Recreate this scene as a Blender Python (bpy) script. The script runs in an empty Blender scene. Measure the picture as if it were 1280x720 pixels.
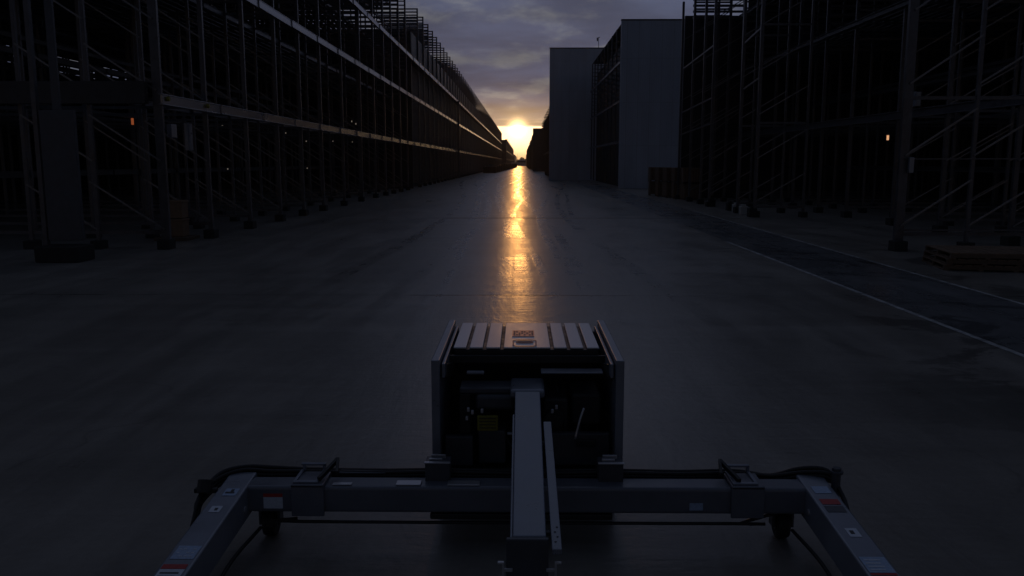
import bpy, math, random
from mathutils import Vector, Matrix
R = math.radians
rnd = random.Random(7)
sc = bpy.context.scene
COL = sc.collection

# ------------------------------------------------------------------ helpers
class MB:
    """collects geometry, builds ONE mesh object"""
    def __init__(s): s.v=[]; s.f=[]
    def box(s,x0,x1,y0,y1,z0,z1):
        n=len(s.v)
        s.v += [(x0,y0,z0),(x1,y0,z0),(x1,y1,z0),(x0,y1,z0),(x0,y0,z1),(x1,y0,z1),(x1,y1,z1),(x0,y1,z1)]
        s.f += [(n,n+3,n+2,n+1),(n+4,n+5,n+6,n+7),(n,n+1,n+5,n+4),(n+1,n+2,n+6,n+5),(n+2,n+3,n+7,n+6),(n+3,n,n+4,n+7)]
        return s
    def hexa(s,pts):
        n=len(s.v); s.v += [tuple(p) for p in pts]
        s.f += [(n,n+3,n+2,n+1),(n+4,n+5,n+6,n+7),(n,n+1,n+5,n+4),(n+1,n+2,n+6,n+5),(n+2,n+3,n+7,n+6),(n+3,n,n+4,n+7)]
        return s
    def beam(s,p,q,w,h,up=(0,0,1)):
        p=Vector(p);q=Vector(q);d=(q-p).normalized();u=Vector(up)
        if abs(d.dot(u))>.99:u=Vector((0,1,0))
        a=d.cross(u).normalized()*w/2;b=a.cross(d).normalized()*h/2
        return s.hexa([p-a-b,p+a-b,q+a-b,q-a-b,p-a+b,p+a+b,q+a+b,q-a+b])
    def cyl(s,p,q,r,n=16,r2=None,cap=True):
        p=Vector(p);q=Vector(q);d=(q-p).normalized();r2=r if r2 is None else r2
        u=Vector((0,0,1)) if abs(d.z)<.9 else Vector((1,0,0))
        a=d.cross(u).normalized();b=d.cross(a)
        k=len(s.v)
        for i in range(n):
            t=2*math.pi*i/n;e=a*math.cos(t)+b*math.sin(t)
            s.v.append(tuple(p+e*r)); s.v.append(tuple(q+e*r2))
        for i in range(n):
            j=(i+1)%n; s.f.append((k+2*i,k+2*j,k+2*j+1,k+2*i+1))
        if cap:
            s.f.append(tuple(k+2*i for i in range(n))[::-1]); s.f.append(tuple(k+2*i+1 for i in range(n)))
        return s
    def tube(s,pts,r,n=8,sub=6):
        P=[Vector(p) for p in pts]; Q=[]
        if sub>1 and len(P)>2:
            E=[P[0]*2-P[1]]+P+[P[-1]*2-P[-2]]
            for i in range(1,len(E)-2):
                for t in range(sub):
                    t/=sub;a,b,c,d=E[i-1:i+3]
                    Q.append(.5*((2*b)+(c-a)*t+(2*a-5*b+4*c-d)*t*t+(3*b-a-3*c+d)*t**3))
            Q.append(P[-1])
        else:Q=P
        k=len(s.v);prev=None
        for i,p in enumerate(Q):
            d=(Q[min(i+1,len(Q)-1)]-Q[max(i-1,0)]).normalized()
            if prev is None:
                u=Vector((0,0,1)) if abs(d.z)<.9 else Vector((1,0,0)); a=d.cross(u).normalized()
            else: a=(prev-d*prev.dot(d)).normalized()
            prev=a;b=d.cross(a)
            for j in range(n):
                t=2*math.pi*j/n; s.v.append(tuple(p+(a*math.cos(t)+b*math.sin(t))*r))
        for i in range(len(Q)-1):
            for j in range(n):
                jj=(j+1)%n; s.f.append((k+i*n+j,k+i*n+jj,k+(i+1)*n+jj,k+(i+1)*n+j))
        s.f.append(tuple(range(k,k+n))[::-1]); m=k+(len(Q)-1)*n; s.f.append(tuple(range(m,m+n)))
        return s
    def poly(s,pts,x0,x1):
        """prism of an outline in (y,z) between x0 and x1"""
        n=len(pts);k=len(s.v)
        s.v+=[(x0,y,z) for y,z in pts]+[(x1,y,z) for y,z in pts]
        s.f.append(tuple(range(k,k+n))); s.f.append(tuple(range(k+n,k+2*n))[::-1])
        for i in range(n):
            j=(i+1)%n; s.f.append((k+i,k+n+i,k+n+j,k+j))
        return s
    def build(s,name,mat,parent=None,bevel=0,smooth=False,seg=2):
        me=bpy.data.meshes.new(name); me.from_pydata(s.v,[],s.f)
        me.validate(); me.update()
        import bmesh
        b=bmesh.new(); b.from_mesh(me); bmesh.ops.recalc_face_normals(b,faces=b.faces); b.to_mesh(me); b.free()
        me.materials.append(mat)
        o=bpy.data.objects.new(name,me); COL.objects.link(o)
        if parent: o.parent=parent
        if smooth:
            for p in me.polygons:p.use_smooth=True
        if bevel:
            m=o.modifiers.new('b','BEVEL'); m.width=bevel; m.segments=seg; m.limit_method='ANGLE'; m.angle_limit=R(40)
        return o
def tag(o,label=None,cat=None,group=None,kind=None):
    if label:o['label']=label
    if cat:o['category']=cat
    if group:o['group']=group
    if kind:o['kind']=kind
    return o
def empty(name,loc=(0,0,0)):
    o=bpy.data.objects.new(name,None); COL.objects.link(o); o.location=loc; return o
def copy_tree(o,parent=None):
    c=o.copy(); COL.objects.link(c); c.parent=parent
    for ch in list(o.children): copy_tree(ch,c)
    return c

# ------------------------------------------------------------------ materials
def mat(name):
    m=bpy.data.materials.new(name); m.use_nodes=True
    return m,m.node_tree,m.node_tree.nodes['Principled BSDF']
def surf(name,color,rough=.5,metal=0,noise=.25,scale=8,rvar=.1,bump=0,stretch=(1,1,1),spec=.5,bscale=40):
    m,t,b=mat(name); N=t.nodes; L=t.links
    tc=N.new('ShaderNodeTexCoord'); mp=N.new('ShaderNodeMapping'); mp.inputs['Scale'].default_value=stretch
    L.new(tc.outputs['Object'],mp.inputs[0])
    n=N.new('ShaderNodeTexNoise'); n.inputs['Scale'].default_value=scale; n.inputs['Detail'].default_value=6; n.inputs['Roughness'].default_value=.65
    L.new(mp.outputs[0],n.inputs['Vector'])
    mr=N.new('ShaderNodeMapRange'); mr.inputs[1].default_value=.3; mr.inputs[2].default_value=.7; mr.inputs[3].default_value=1-noise; mr.inputs[4].default_value=1+noise
    L.new(n.outputs[0],mr.inputs[0])
    mx=N.new('ShaderNodeVectorMath'); mx.operation='SCALE'; mx.inputs[0].default_value=color[:3]; L.new(mr.outputs[0],mx.inputs['Scale'])
    L.new(mx.outputs[0],b.inputs['Base Color'])
    r=N.new('ShaderNodeMapRange'); r.inputs[1].default_value=.3; r.inputs[2].default_value=.7; r.inputs[3].default_value=max(.03,rough-rvar); r.inputs[4].default_value=rough+rvar
    L.new(n.outputs[0],r.inputs[0]); L.new(r.outputs[0],b.inputs['Roughness'])
    b.inputs['Metallic'].default_value=metal; b.inputs['Specular IOR Level'].default_value=spec
    if bump:
        n2=N.new('ShaderNodeTexNoise'); n2.inputs['Scale'].default_value=bscale; n2.inputs['Detail'].default_value=4; L.new(mp.outputs[0],n2.inputs['Vector'])
        bp=N.new('ShaderNodeBump'); bp.inputs['Strength'].default_value=bump; bp.inputs['Distance'].default_value=.02
        L.new(n2.outputs[0],bp.inputs['Height']); L.new(bp.outputs[0],b.inputs['Normal'])
    return m
M={}
M['steel']=surf('galvanised_steel',(.10,.10,.112),.38,.55,.3,3,.1)
M['steel_dark']=surf('dull_steel',(.05,.05,.055),.45,.4,.3,3,.1)
M['rail']=surf('rail_steel',(.29,.29,.31),.24,.85,.12,1.2,.05,stretch=(1,.3,1))
M['brace']=surf('brace_steel',(.18,.18,.19),.36,.6,.25,3,.1)
M['clad_dark']=surf('dark_cladding',(.03,.03,.036),.5,.1,.25,.6,.1)
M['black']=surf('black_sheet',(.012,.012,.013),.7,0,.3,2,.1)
M['footing']=surf('dark_footing',(.03,.029,.028),.85,0,.4,8,.1,bump=.3)
M['rubber']=surf('rubber',(.014,.014,.015),.55,0,.3,12,.1)
M['wood']=surf('weathered_wood',(.13,.085,.055),.8,0,.45,6,.1,bump=.3,stretch=(1,1,8))
M['wood2']=surf('crate_board',(.19,.12,.075),.75,0,.35,5,.1,bump=.2,stretch=(1,1,6))
M['card']=surf('brown_board',(.24,.15,.09),.7,0,.2,5,.08)
M['paint_grey']=surf('machine_grey_paint',(.24,.26,.31),.33,.45,.12,4,.08,bump=.05,bscale=180)
M['paint_dark']=surf('machine_dark_paint',(.075,.08,.095),.42,.2,.2,6,.1)
M['beam_paint']=surf('machine_slate_paint',(.15,.16,.19),.36,.2,.12,4,.08,bump=.05,bscale=180)
M['deck']=surf('brushed_deck',(.56,.56,.59),.36,.75,.10,3,.08,stretch=(1,.2,1))
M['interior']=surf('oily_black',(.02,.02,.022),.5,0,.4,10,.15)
M['yellow']=surf('yellow_paint',(.26,.23,.02),.5,0,.25,20,.1)
M['sticker_w']=surf('sticker_white',(.62,.66,.74),.4,0,.10,60,.05)
M['sticker_b']=surf('sticker_blue',(.35,.45,.62),.4,0,.2,60,.05)
M['sticker_r']=surf('sticker_red',(.45,.04,.04),.45,0,.2,60,.05)
M['sticker_p']=surf('sticker_faded_red',(.62,.24,.20),.38,.4,.2,40,.05)
M['sticker_v']=surf('sticker_purple',(.14,.06,.16),.45,0,.2,40,.05)
M['ink']=surf('ink',(.03,.03,.035),.5,0,.1,10,.05)
M['ink_r']=surf('ink_red',(.42,.13,.11),.5,0,.1,10,.05)
M['leaf']=surf('leaf',(.05,.065,.03),.8,0,.3,3,.1)
M['lowwall']=surf('pale_hoarding',(.45,.44,.42),.6,0,.15,1,.1)

def wall_panel():
    m,t,b=mat('ribbed_metal_cladding'); N=t.nodes;L=t.links
    tc=N.new('ShaderNodeTexCoord')
    br=N.new('ShaderNodeTexBrick'); br.offset=0; br.inputs['Scale'].default_value=1
    br.inputs['Brick Width'].default_value=1.15; br.inputs['Row Height'].default_value=4.25; br.inputs['Mortar Size'].default_value=.012
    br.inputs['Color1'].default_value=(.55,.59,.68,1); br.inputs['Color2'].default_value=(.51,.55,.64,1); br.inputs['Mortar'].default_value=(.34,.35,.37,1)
    sp=N.new('ShaderNodeSeparateXYZ'); cb=N.new('ShaderNodeCombineXYZ'); L.new(tc.outputs['Object'],sp.inputs[0])
    L.new(sp.outputs[0],cb.inputs[0]); L.new(sp.outputs[2],cb.inputs[1]); L.new(cb.outputs[0],br.inputs['Vector'])
    n=N.new('ShaderNodeTexNoise'); n.inputs['Scale'].default_value=.35; n.inputs['Detail'].default_value=7
    mp=N.new('ShaderNodeMapping'); mp.inputs['Scale'].default_value=(1.5,1.5,.35); L.new(tc.outputs['Object'],mp.inputs[0]); L.new(mp.outputs[0],n.inputs['Vector'])
    mr=N.new('ShaderNodeMapRange'); mr.inputs[1].default_value=.3;mr.inputs[2].default_value=.75;mr.inputs[3].default_value=1.04;mr.inputs[4].default_value=.8; L.new(n.outputs[0],mr.inputs[0])
    mx=N.new('ShaderNodeVectorMath');mx.operation='SCALE';L.new(br.outputs[0],mx.inputs[0]);L.new(mr.outputs[0],mx.inputs['Scale']);L.new(mx.outputs[0],b.inputs['Base Color'])
    w=N.new('ShaderNodeTexWave'); w.inputs['Scale'].default_value=1.4; w.bands_direction='X'; L.new(tc.outputs['Object'],w.inputs['Vector'])
    bp=N.new('ShaderNodeBump');bp.inputs['Strength'].default_value=.25;bp.inputs['Distance'].default_value=.02;L.new(w.outputs[1],bp.inputs['Height']);L.new(bp.outputs[0],b.inputs['Normal'])
    b.inputs['Roughness'].default_value=.5
    return m
M['wall']=wall_panel()

def ground_mat():
    m,t,b=mat('yard_concrete'); N=t.nodes;L=t.links
    def n_(ty,**k):
        x=N.new(ty)
        for a,v in k.items(): setattr(x,a,v)
        return x
    def mth(op,a,bb=None,c=None,clamp=False):
        x=n_('ShaderNodeMath',operation=op,use_clamp=clamp)
        for i,v in enumerate((a,bb,c)):
            if v is None:continue
            if isinstance(v,(int,float)): x.inputs[i].default_value=v
            else: L.new(v,x.inputs[i])
        return x.outputs[0]
    def rng(v,a,bb,c,d,smooth=False):
        x=n_('ShaderNodeMapRange'); 
        if smooth:x.interpolation_type='SMOOTHSTEP'
        for i,q in enumerate((a,bb,c,d)): x.inputs[i+1].default_value=q
        L.new(v,x.inputs[0]); return x.outputs[0]
    def noise(scale,stretch=(1,1,1),detail=6,rough=.6,dist=0,rot=0):
        mp=n_('ShaderNodeMapping'); mp.inputs['Scale'].default_value=stretch; mp.inputs['Rotation'].default_value=(0,0,rot); L.new(tc.outputs['Object'],mp.inputs[0])
        x=n_('ShaderNodeTexNoise'); x.inputs['Scale'].default_value=scale;x.inputs['Detail'].default_value=detail;x.inputs['Roughness'].default_value=rough;x.inputs['Distortion'].default_value=dist
        L.new(mp.outputs[0],x.inputs['Vector']); return x.outputs[0]
    tc=n_('ShaderNodeTexCoord'); sp=n_('ShaderNodeSeparateXYZ'); L.new(tc.outputs['Object'],sp.inputs[0]); X,Y=sp.outputs[0],sp.outputs[1]
    big=noise(.09,(1,.5,1),5,.6,.6); mid=noise(.6,(1,.35,1),6,.65,.8); fine=noise(14,(1,1,1),5,.7); swirl=noise(.35,(1.6,.18,1),7,.68,1.8,.12)
    cross=noise(.5,(.12,2.4,1),5,.6,.5)
    base=rng(big,.3,.7,.80,1.16)
    k2=rng(mid,.3,.7,.86,1.12); k3=rng(fine,.25,.75,.90,1.08); k4=rng(swirl,.35,.68,.80,1.12); k5=rng(cross,.35,.7,.9,1.06)
    v=mth('MULTIPLY',base,k2);v=mth('MULTIPLY',v,k3);v=mth('MULTIPLY',v,k4);v=mth('MULTIPLY',v,k5)
    patch=noise(.22,(1.3,.5,1),6,.7,1.2)
    mp=n_('ShaderNodeMapping'); mp.inputs['Scale'].default_value=(1,.7,1); vd=n_('ShaderNodeVectorMath',operation='MULTIPLY_ADD'); nz=n_('ShaderNodeTexNoise'); nz.inputs['Scale'].default_value=.8; nz.inputs['Detail'].default_value=6
    L.new(tc.outputs['Object'],nz.inputs['Vector']); L.new(nz.outputs['Color'],vd.inputs[0]); vd.inputs[1].default_value=(1.6,1.6,0); L.new(tc.outputs['Object'],vd.inputs[2]); L.new(vd.outputs[0],mp.inputs[0])
    vo=n_('ShaderNodeTexVoronoi',feature='DISTANCE_TO_EDGE'); vo.inputs['Scale'].default_value=.22; L.new(mp.outputs[0],vo.inputs['Vector']); vor=vo.outputs['Distance']
    v=mth('MULTIPLY',v,mth('SUBTRACT',1,mth('MULTIPLY',mth('MULTIPLY',rng(vor,0,.007,1,0),rng(patch,.50,.56,0,1)),.22)))
    # expansion joints
    jy=mth('ABSOLUTE',mth('SUBTRACT',mth('PINGPONG',mth('ADD',Y,6.55),11.4),0.0))
    wob=mth('MULTIPLY',mth('SUBTRACT',mid,.5),.06)
    jl=mth('MULTIPLY',rng(mth('ADD',jy,wob),.02,.075,1,0,True),rng(patch,.42,.58,.1,.9))
    jf=mth('MULTIPLY',rng(mth('ABSOLUTE',mth('SUBTRACT',Y,39.4)),.12,.34,1,0,True),mth('MULTIPLY',rng(X,-6,-3,0,1),rng(X,9,13,1,0))); jl=mth('MAXIMUM',jl,mth('MULTIPLY',jf,.7))
    # tyre tracks
    tr=None
    for (a,amp,fr,ph,w) in ((-1.3,.9,.055,.4,.11),(.5,.9,.055,.4,.11),(-3.2,1.5,.03,1.3,.13),(-1.4,1.5,.03,1.3,.13),(1.5,.7,.075,2.1,.09),(3.1,.7,.075,2.1,.09),(-6,2.4,.035,.2,.13),(-4.2,2.4,.035,.2,.13),(.1,.5,.11,0,.07),(3.9,1.8,.04,3.,.12)):
        c=mth('ADD',mth('MULTIPLY',mth('SINE',mth('MULTIPLY_ADD',Y,fr,ph)),amp),a)
        d=mth('ABSOLUTE',mth('SUBTRACT',X,c)); s_=rng(d,w,w*2.2,1,0,True)
        tr=s_ if tr is None else mth('MAXIMUM',tr,s_)
    tr=mth('MULTIPLY',mth('MULTIPLY',tr,rng(mid,.38,.62,0,1)),rng(Y,9,20,.15,1))
    # tread ripple inside the tracks
    v=mth('MULTIPLY',v,mth('SUBTRACT',1,mth('MULTIPLY',tr,.38)))
    v=mth('MULTIPLY',v,mth('SUBTRACT',1,mth('MULTIPLY',jl,.75)))
    # older darker strip of asphalt between the two painted lines + stains
    st=mth('MULTIPLY',rng(mth('ADD',X,mth('MULTIPLY',mth('SUBTRACT',mid,.5),.35)),6.78,6.86,0,1),rng(X,9.2,9.32,1,0))
    stain=noise(.33,(.8,1.1,1),7,.7,.9); sd=rng(stain,.53,.57,0,1,True); sd=mth('MULTIPLY',sd,rng(X,3.5,6.2,0,1))
    sd=mth('MULTIPLY',sd,rng(Y,34,22,0,1))
    v=mth('MULTIPLY',v,mth('SUBTRACT',1,mth('MULTIPLY',sd,.5)))
    col=n_('ShaderNodeMix',data_type='RGBA'); L.new(st,col.inputs[0]); col.inputs[6].default_value=(.275,.25,.222,1); col.inputs[7].default_value=(.185,.185,.19,1)
    sc_=n_('ShaderNodeVectorMath',operation='SCALE'); L.new(col.outputs[2],sc_.inputs[0]); L.new(v,sc_.inputs['Scale'])
    L.new(sc_.outputs[0],b.inputs['Base Color'])
    r=mth('MULTIPLY_ADD',mth('SUBTRACT',mid,.5),.22,.35)
    r=mth('ADD',r,mth('MULTIPLY',mth('SUBTRACT',swirl,.5),.28)); r=mth('ADD',r,mth('MULTIPLY',mth('SUBTRACT',cross,.5),.22))
    r=mth('SUBTRACT',r,mth('MULTIPLY',tr,.13)); r=mth('ADD',r,mth('MULTIPLY',jl,.3)); r=mth('SUBTRACT',r,mth('MULTIPLY',st,.06))
    r=mth('SUBTRACT',r,mth('MULTIPLY',rng(stain,.44,.40,0,1,True),mth('MULTIPLY',st,.2))); r=mth('MAXIMUM',r,.24)
    L.new(r,b.inputs['Roughness'])
    tread=noise(9,(.35,1,1),3,.5,.6)
    h=mth('ADD',mth('MULTIPLY',fine,.25),mth('MULTIPLY',cross,.9)); h=mth('ADD',h,mth('MULTIPLY',mid,1.2)); h=mth('SUBTRACT',h,mth('MULTIPLY',jl,1.2)); h=mth('ADD',h,mth('MULTIPLY',swirl,.8)); h=mth('ADD',h,mth('MULTIPLY',tr,.15)); h=mth('ADD',h,mth('MULTIPLY',tread,.5))
    crk=mth('MULTIPLY',rng(vor,.0,.010,1,0),rng(patch,.50,.56,0,1)); h=mth('SUBTRACT',h,mth('MULTIPLY',crk,.06))
    bp=n_('ShaderNodeBump'); bp.inputs['Strength'].default_value=.45; bp.inputs['Distance'].default_value=.02
    L.new(h,bp.inputs['Height']); L.new(bp.outputs[0],b.inputs['Normal'])
    cw=mth('MULTIPLY',mth('MULTIPLY',rng(swirl,.40,.60,.03,.30),rng(patch,.40,.60,.25,1)),rng(cross,.40,.56,.3,1)); L.new(cw,b.inputs['Coat Weight']); L.new(rng(fine,.3,.7,.10,.24),b.inputs['Coat Roughness']); L.new(bp.outputs[0],b.inputs['Coat Normal']); b.inputs['Coat IOR'].default_value=1.4
    b.inputs['Specular IOR Level'].default_value=.42
    return m
M['ground']=ground_mat()

def line_mat():
    m,t,b=mat('worn_road_paint'); N=t.nodes;L=t.links
    tc=N.new('ShaderNodeTexCoord'); n=N.new('ShaderNodeTexNoise'); n.inputs['Scale'].default_value=2.2; n.inputs['Detail'].default_value=10; n.inputs['Roughness'].default_value=.82
    L.new(tc.outputs['Object'],n.inputs['Vector']); r=N.new('ShaderNodeMapRange'); r.inputs[1].default_value=.42;r.inputs[2].default_value=.60
    L.new(n.outputs[0],r.inputs[0]); mx=N.new('ShaderNodeMix'); mx.data_type='RGBA'; mx.inputs[6].default_value=(.20,.20,.20,1); mx.inputs[7].default_value=(.62,.62,.62,1)
    L.new(r.outputs[0],mx.inputs[0]); L.new(mx.outputs[2],b.inputs['Base Color']); b.inputs['Roughness'].default_value=.55
    return m
M['line']=line_mat()
def emis(name,c,s):
    m,t,b=mat(name); b.inputs['Base Color'].default_value=(*c,1); b.inputs['Emission Color'].default_value=(*c,1); b.inputs['Emission Strength'].default_value=s; return m
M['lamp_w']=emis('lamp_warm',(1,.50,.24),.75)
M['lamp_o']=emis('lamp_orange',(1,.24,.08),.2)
M['glint_s']=emis('sun_glint_glow',(1,.85,.65),.12)  # weak glow that imitates sunlight glinting on rack steel

# ------------------------------------------------------------------ setting
g=MB().box(-400,400,-60,1700,-.4,0).build('ground',M['ground']); tag(g,'wide concrete yard road with tyre marks and joints','road',kind='structure')
l=MB().box(6.76,6.86,3,27.5,.004,.008).build('painted_line',M['line']); tag(l,'worn pale line nearer the machine, painted along the road','line',kind='structure')
l=MB().box(9.26,9.34,3,46,.004,.008).build('painted_line',M['line']); tag(l,'thin worn pale line nearer the right-hand rack','line',kind='structure')

# ------------------------------------------------------------------ racks
S=-1
def rack_frame(xs,ztop,side,parent,y,rung0=9.3,rung=.42,braces=True,heavy=False,rungtop=None,hor=True,foot=True,bz0=.6,rt=.11):
    """upright frame in the XZ plane; xs = x of its posts, from the road inwards"""
    b=MB(); bb=MB(); rungtop=rungtop or ztop
    pw=.11
    for i,x in enumerate(xs[1:]):
        b.box(x-pw/2,x+pw/2,y-.05,y+.05,.25,ztop)
    z=rung0; 
    while z<rungtop-.1:
        b.box(min(xs[0],xs[-1]),max(xs[0],xs[-1]),y-.03,y+.03,z,z+rt); z+=rung
    if hor:
        for z in (.45,4.4,8.9):
            b.box(min(xs[0],xs[-1]),max(xs[0],xs[-1]),y-.022,y+.022,z,z+.1)
    if braces:
        for a,c in list(zip(xs[:-1],xs[1:]))[:(2 if side<0 else 4)]:
            z=bz0
            while z<min(ztop,rung0+2)-1.5:
                bb.beam((a,y-.06,z),(c,y-.06,z+1.35),.035,.05); z+=2.05
    f=b.build('upright_frame',M['steel'],parent)
    if braces: bb.build('brace',M['brace'],f)
    w=.26 if heavy else .15
    # front post: a C section with lips
    p=MB(); x=xs[0]; hw=w/2
    p.box(x-hw,x+hw,y-.03,y-.01,.25,ztop); p.box(x-hw,x-hw+.015,y-.01,y+.10,.25,ztop); p.box(x+hw-.015,x+hw,y-.01,y+.10,.25,ztop)
    p.build('post',M['steel'],f)
    if foot:
        for i,x in enumerate(xs[:3]):
            ww=.24 if i else .3
            MB().box(x-ww/2-.04,x+ww/2+.04,y-.24,y+.24,0,.26+.04*(i==0)).build('footing',M['footing'],f,bevel=.02)
    return f

YS=[25.1,28.8,33.0,37.2,41.2,45.4,50.8,56.3,61.9,66.5,70.6,75,79.5]
HEAVY={25.1,56.3}
rack=tag(empty('storage_rack',(0,0,0)),'tall open steel rack nearest the camera along the left of the road','rack','high-bay racks along the road')
XL=-10.8
XD=[XL-2.05*i for i in range(13)]
for y in YS:
    rack_frame(XD,19.2,S,rack,y,rung0=11.1 if y>44 else (9.4 if y>30 else 8.6),rung=.36,heavy=y in HEAVY)
def rails(parent,x,y0,y1,zs,mat_='rail',h=.26,name='rail'):
    """beams bolted end to end, each one slightly lapped over the next"""
    for z in zs:
        b=MB(); n=max(1,round((y1-y0)/4.9)); L_=(y1-y0)/n
        for k in range(n):
            a=y0+k*L_; c=a+L_-.012; e=rnd.uniform(.03,.05); f=rnd.uniform(-.006,.006); q=rnd.uniform(-.005,.005)
            def seg(xa,xb,z0,z1):
                b.hexa([(x+xa-e+f,c,z0+q),(x+xa+f,a,z0),(x+xb+f,a,z0),(x+xb-e+f,c,z0+q),(x+xa-e+f,c,z1+q),(x+xa+f,a,z1),(x+xb+f,a,z1),(x+xb-e+f,c,z1+q)])
            seg(-.03,.03,z-h/2,z+h/2); seg(-.09,.045,z+h/2,z+h/2+.03); seg(-.09,.045,z-h/2-.03,z-h/2)
        b.build(name,M[mat_],parent,bevel=.008)
rails(rack,XL+.16,25,84,(4.45,8.95,12.65))
rails(rack,XL-3.2,25,84,(10.9,),h=.16)
rails(rack,XL-2.1,25,84,(4.6,8.9,13,15.6,17.8),mat_='steel',h=.14)
rails(rack,XL-6.2,25,84,(2.2,6.3,9.1,12.2),mat_='steel_dark',h=.16)
# deep pallet rows inside: rows of stringers
b=MB()
for x in XD[3:]:
    for z in (4.5,6.7,8.9,11,13.1,15.2,17.3):
        b.box(x-.04,x+.04,25,84,z,z+.14)
b.build('stringer',M['steel_dark'],rack)
b=MB()
for z in (8.95,13.2,17.4):
    for k in range(60):
        x=XL-3-k*.42
        if z<9 and x<-22: continue
        b.box(x,x+.30,25,84,z+.16,z+.20)
b.build('grating_floor',M['steel_dark'],rack)
# rear cladding of the rack with ventilation gap
b=MB(); XB=-37
b.box(XB-.1,XB,18,56,0,24); b.box(XB-.1,XB,56,86,0,9.7); b.box(XB-.1,XB,56,86,10.95,24)
for k in range(10): b.box(XB-.1,XB,56+k*3+1.1*(k%3),57.3+k*3+.9*(k%2),9.7,10.95)
b.build('rear_cladding',M['black'],rack)
b=MB()
for k in range(3):
    z=9.95+k*.36; b.box(XB+.02,XB+.06,56,86,z,z+.16)
b.build('louvre',M['steel_dark'],rack)
# end beam toward camera and hanging panel
MB().box(-37,XL-.2,24.7,24.95,4.3,4.95).build('end_beam',M['steel_dark'],rack,bevel=.01)
MB().box(-37,XL-1.9,24.72,24.9,8.6,9.0).build('end_beam',M['steel_dark'],rack,bevel=.01)
MB().box(-12.55,-11.65,21.9,22.05,.55,3.95).box(-12.2,-12.0,21.92,22.02,3.95,9).build('infill_panel',M['paint_dark'],rack,bevel=.01)
MB().box(-12.75,-11.6,21.5,22.4,0,.42).build('footing',M['footing'],rack,bevel=.03)
MB().box(-12.72,-12.6,21.9,22.05,.42,19).build('post',M['steel'],rack)
for yy in (25.35,28.55):
    MB().cyl((XL+.17,yy,4.48),(XL+.26,yy,4.48),.07,12).build('end_cap',M['yellow'],rack)
MB().box(XL+.05,XL+.2,25.5,25.9,3.35,3.75).build('junction_box',M['paint_grey'],rack,bevel=.01)
MB().box(XL-.5,XL-.38,28.2,28.6,3.0,3.9).build('junction_box',M['paint_grey'],rack,bevel=.01)

# clad block further along the left
rackf=tag(empty('storage_rack',(0,0,0)),'long left rack with clad side and ladder tops reaching to the sun','rack','high-bay racks along the road')
fr=None; ys=[88.9+4.95*i for i in range(75)]
proto=None
for i,y in enumerate(ys):
    if proto is None:
        proto=rack_frame([XL,XL-2.1,XL-4.2],18.3,S,rackf,0,rung0=12.9,rung=.31,rt=.13,hor=True,braces=False)
        proto.location.y=y
        # rungs only low braces
    else:
        c=copy_tree(proto,rackf); c.location.y=y
MB().box(-37,XL-.1,84.2,84.5,0,15.3).build('end_wall',M['clad_dark'],rackf)
MB().box(XL-.9,XL-.8,84.5,462,0,12.7).build('inner_wall',M['black'],rackf)
MB().box(XL-.14,XL-.08,84.5,462,12.95,15.3).build('side_cladding',M['clad_dark'],rackf)
MB().box(-37,XL-.95,84.6,462,15.15,15.3).build('roof',M['black'],rackf)
rails(rackf,XL+.16,84,462,(4.45,8.95,12.65),h=.3)
MB().box(XL+.02,XL+.42,141,141.3,0,12.7).build('downpipe',M['steel'],rackf)
rack3=tag(empty('storage_rack',(0,0,0)),'farthest left rack at the bright end of the road','rack','high-bay racks along the road')
MB().box(-30,-8.6,466,900,0,15).box(-30,-7.6,905,1300,0,11).build('side_cladding',M['clad_dark'],rack3)
for k in range(28):
    p=MB(); y=468+k*15; 
    p.box(-8.6,-8.35,y,y+.5,0,15.2+(k%3)*.5).box(-9.3,-8.6,y,y+.3,15.05,15.3)
    p.build('upright_frame',M['steel'],rack3)
rails(rack3,-8.3,466,900,(4.4,8.9),h=.35)
# low hoarding at the edge of the road before it
for k in range(20):
    o=MB().box(-9.6+k*.27,-6.4+k*.2,209+k*13,219+k*13,0,1.55+.25*(k%3)).build('site_container',M['black'],None,bevel=.03)
    for q in range(6): MB().box(-6.4+k*.2,-6.34+k*.2,209.6+k*13+q*1.6,209.8+k*13+q*1.6,.1,1.45).build('rib',M['steel_dark'],o)
    tag(o,'low dark container in the row by the far left racks','container','low containers by the far left racks')

# right-hand rack
rr=tag(empty('storage_rack',(0,0,0)),'tall open steel rack on the right with slanting braces facing the camera','rack','high-bay racks along the road')
XR=15.5
for y in (26.5,31,35,40,43.8,48,52,56,60):
    rack_frame([XR+2.3*i for i in range(9)],20,1,rr,y,rung0=8.2 if y<45 else 8.8,rung=.43,braces=y<36)
def tower(y,xs,zt,heavy=False,r0=30,rung=.43,hor=True):
    return rack_frame(xs,zt,1,rr,y,rung0=r0,rung=rung,heavy=heavy,hor=hor,bz0=.75)
tower(24.8,[11.2,13.2,15.3,17.6],19,True)
tower(40.2,[11.2,13.5],19)
tower(43.6,[11.25,13.5],19)
tower(50,[11.2,13.6],16.5,r0=12.0,hor=False)
tower(53,[11.3,13.6],15.2,r0=12.0,hor=False)
tower(56.5,[11.3,13.6],14.4,r0=12.0,hor=False)
tower(60,[11.2,13.6,15.4],13.6,hor=False)
b=MB()
for k in range(9): b.box(11.9,15.6,60.2,60.3,12.5+k*.4,12.65+k*.4)
for k in range(5): b.box(12+k*.85,12.1+k*.85,60.3,60.4,.2,16.1)
b.build('ladder_frame',M['steel'],rr)
for y0,y1,z in ((40.2,43.6,8.9),(50,60,4.9),(50,60,6.4),(40.2,43.6,6.6),(50,60,9.4)):
    MB().beam((11.25,y0,z),(11.25,y1,z-.35),.05,.09).build('tie_bar',M['steel'],rr)
rails(rr,XR-.14,25,62,(4.5,),mat_='steel',h=.26)
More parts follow.
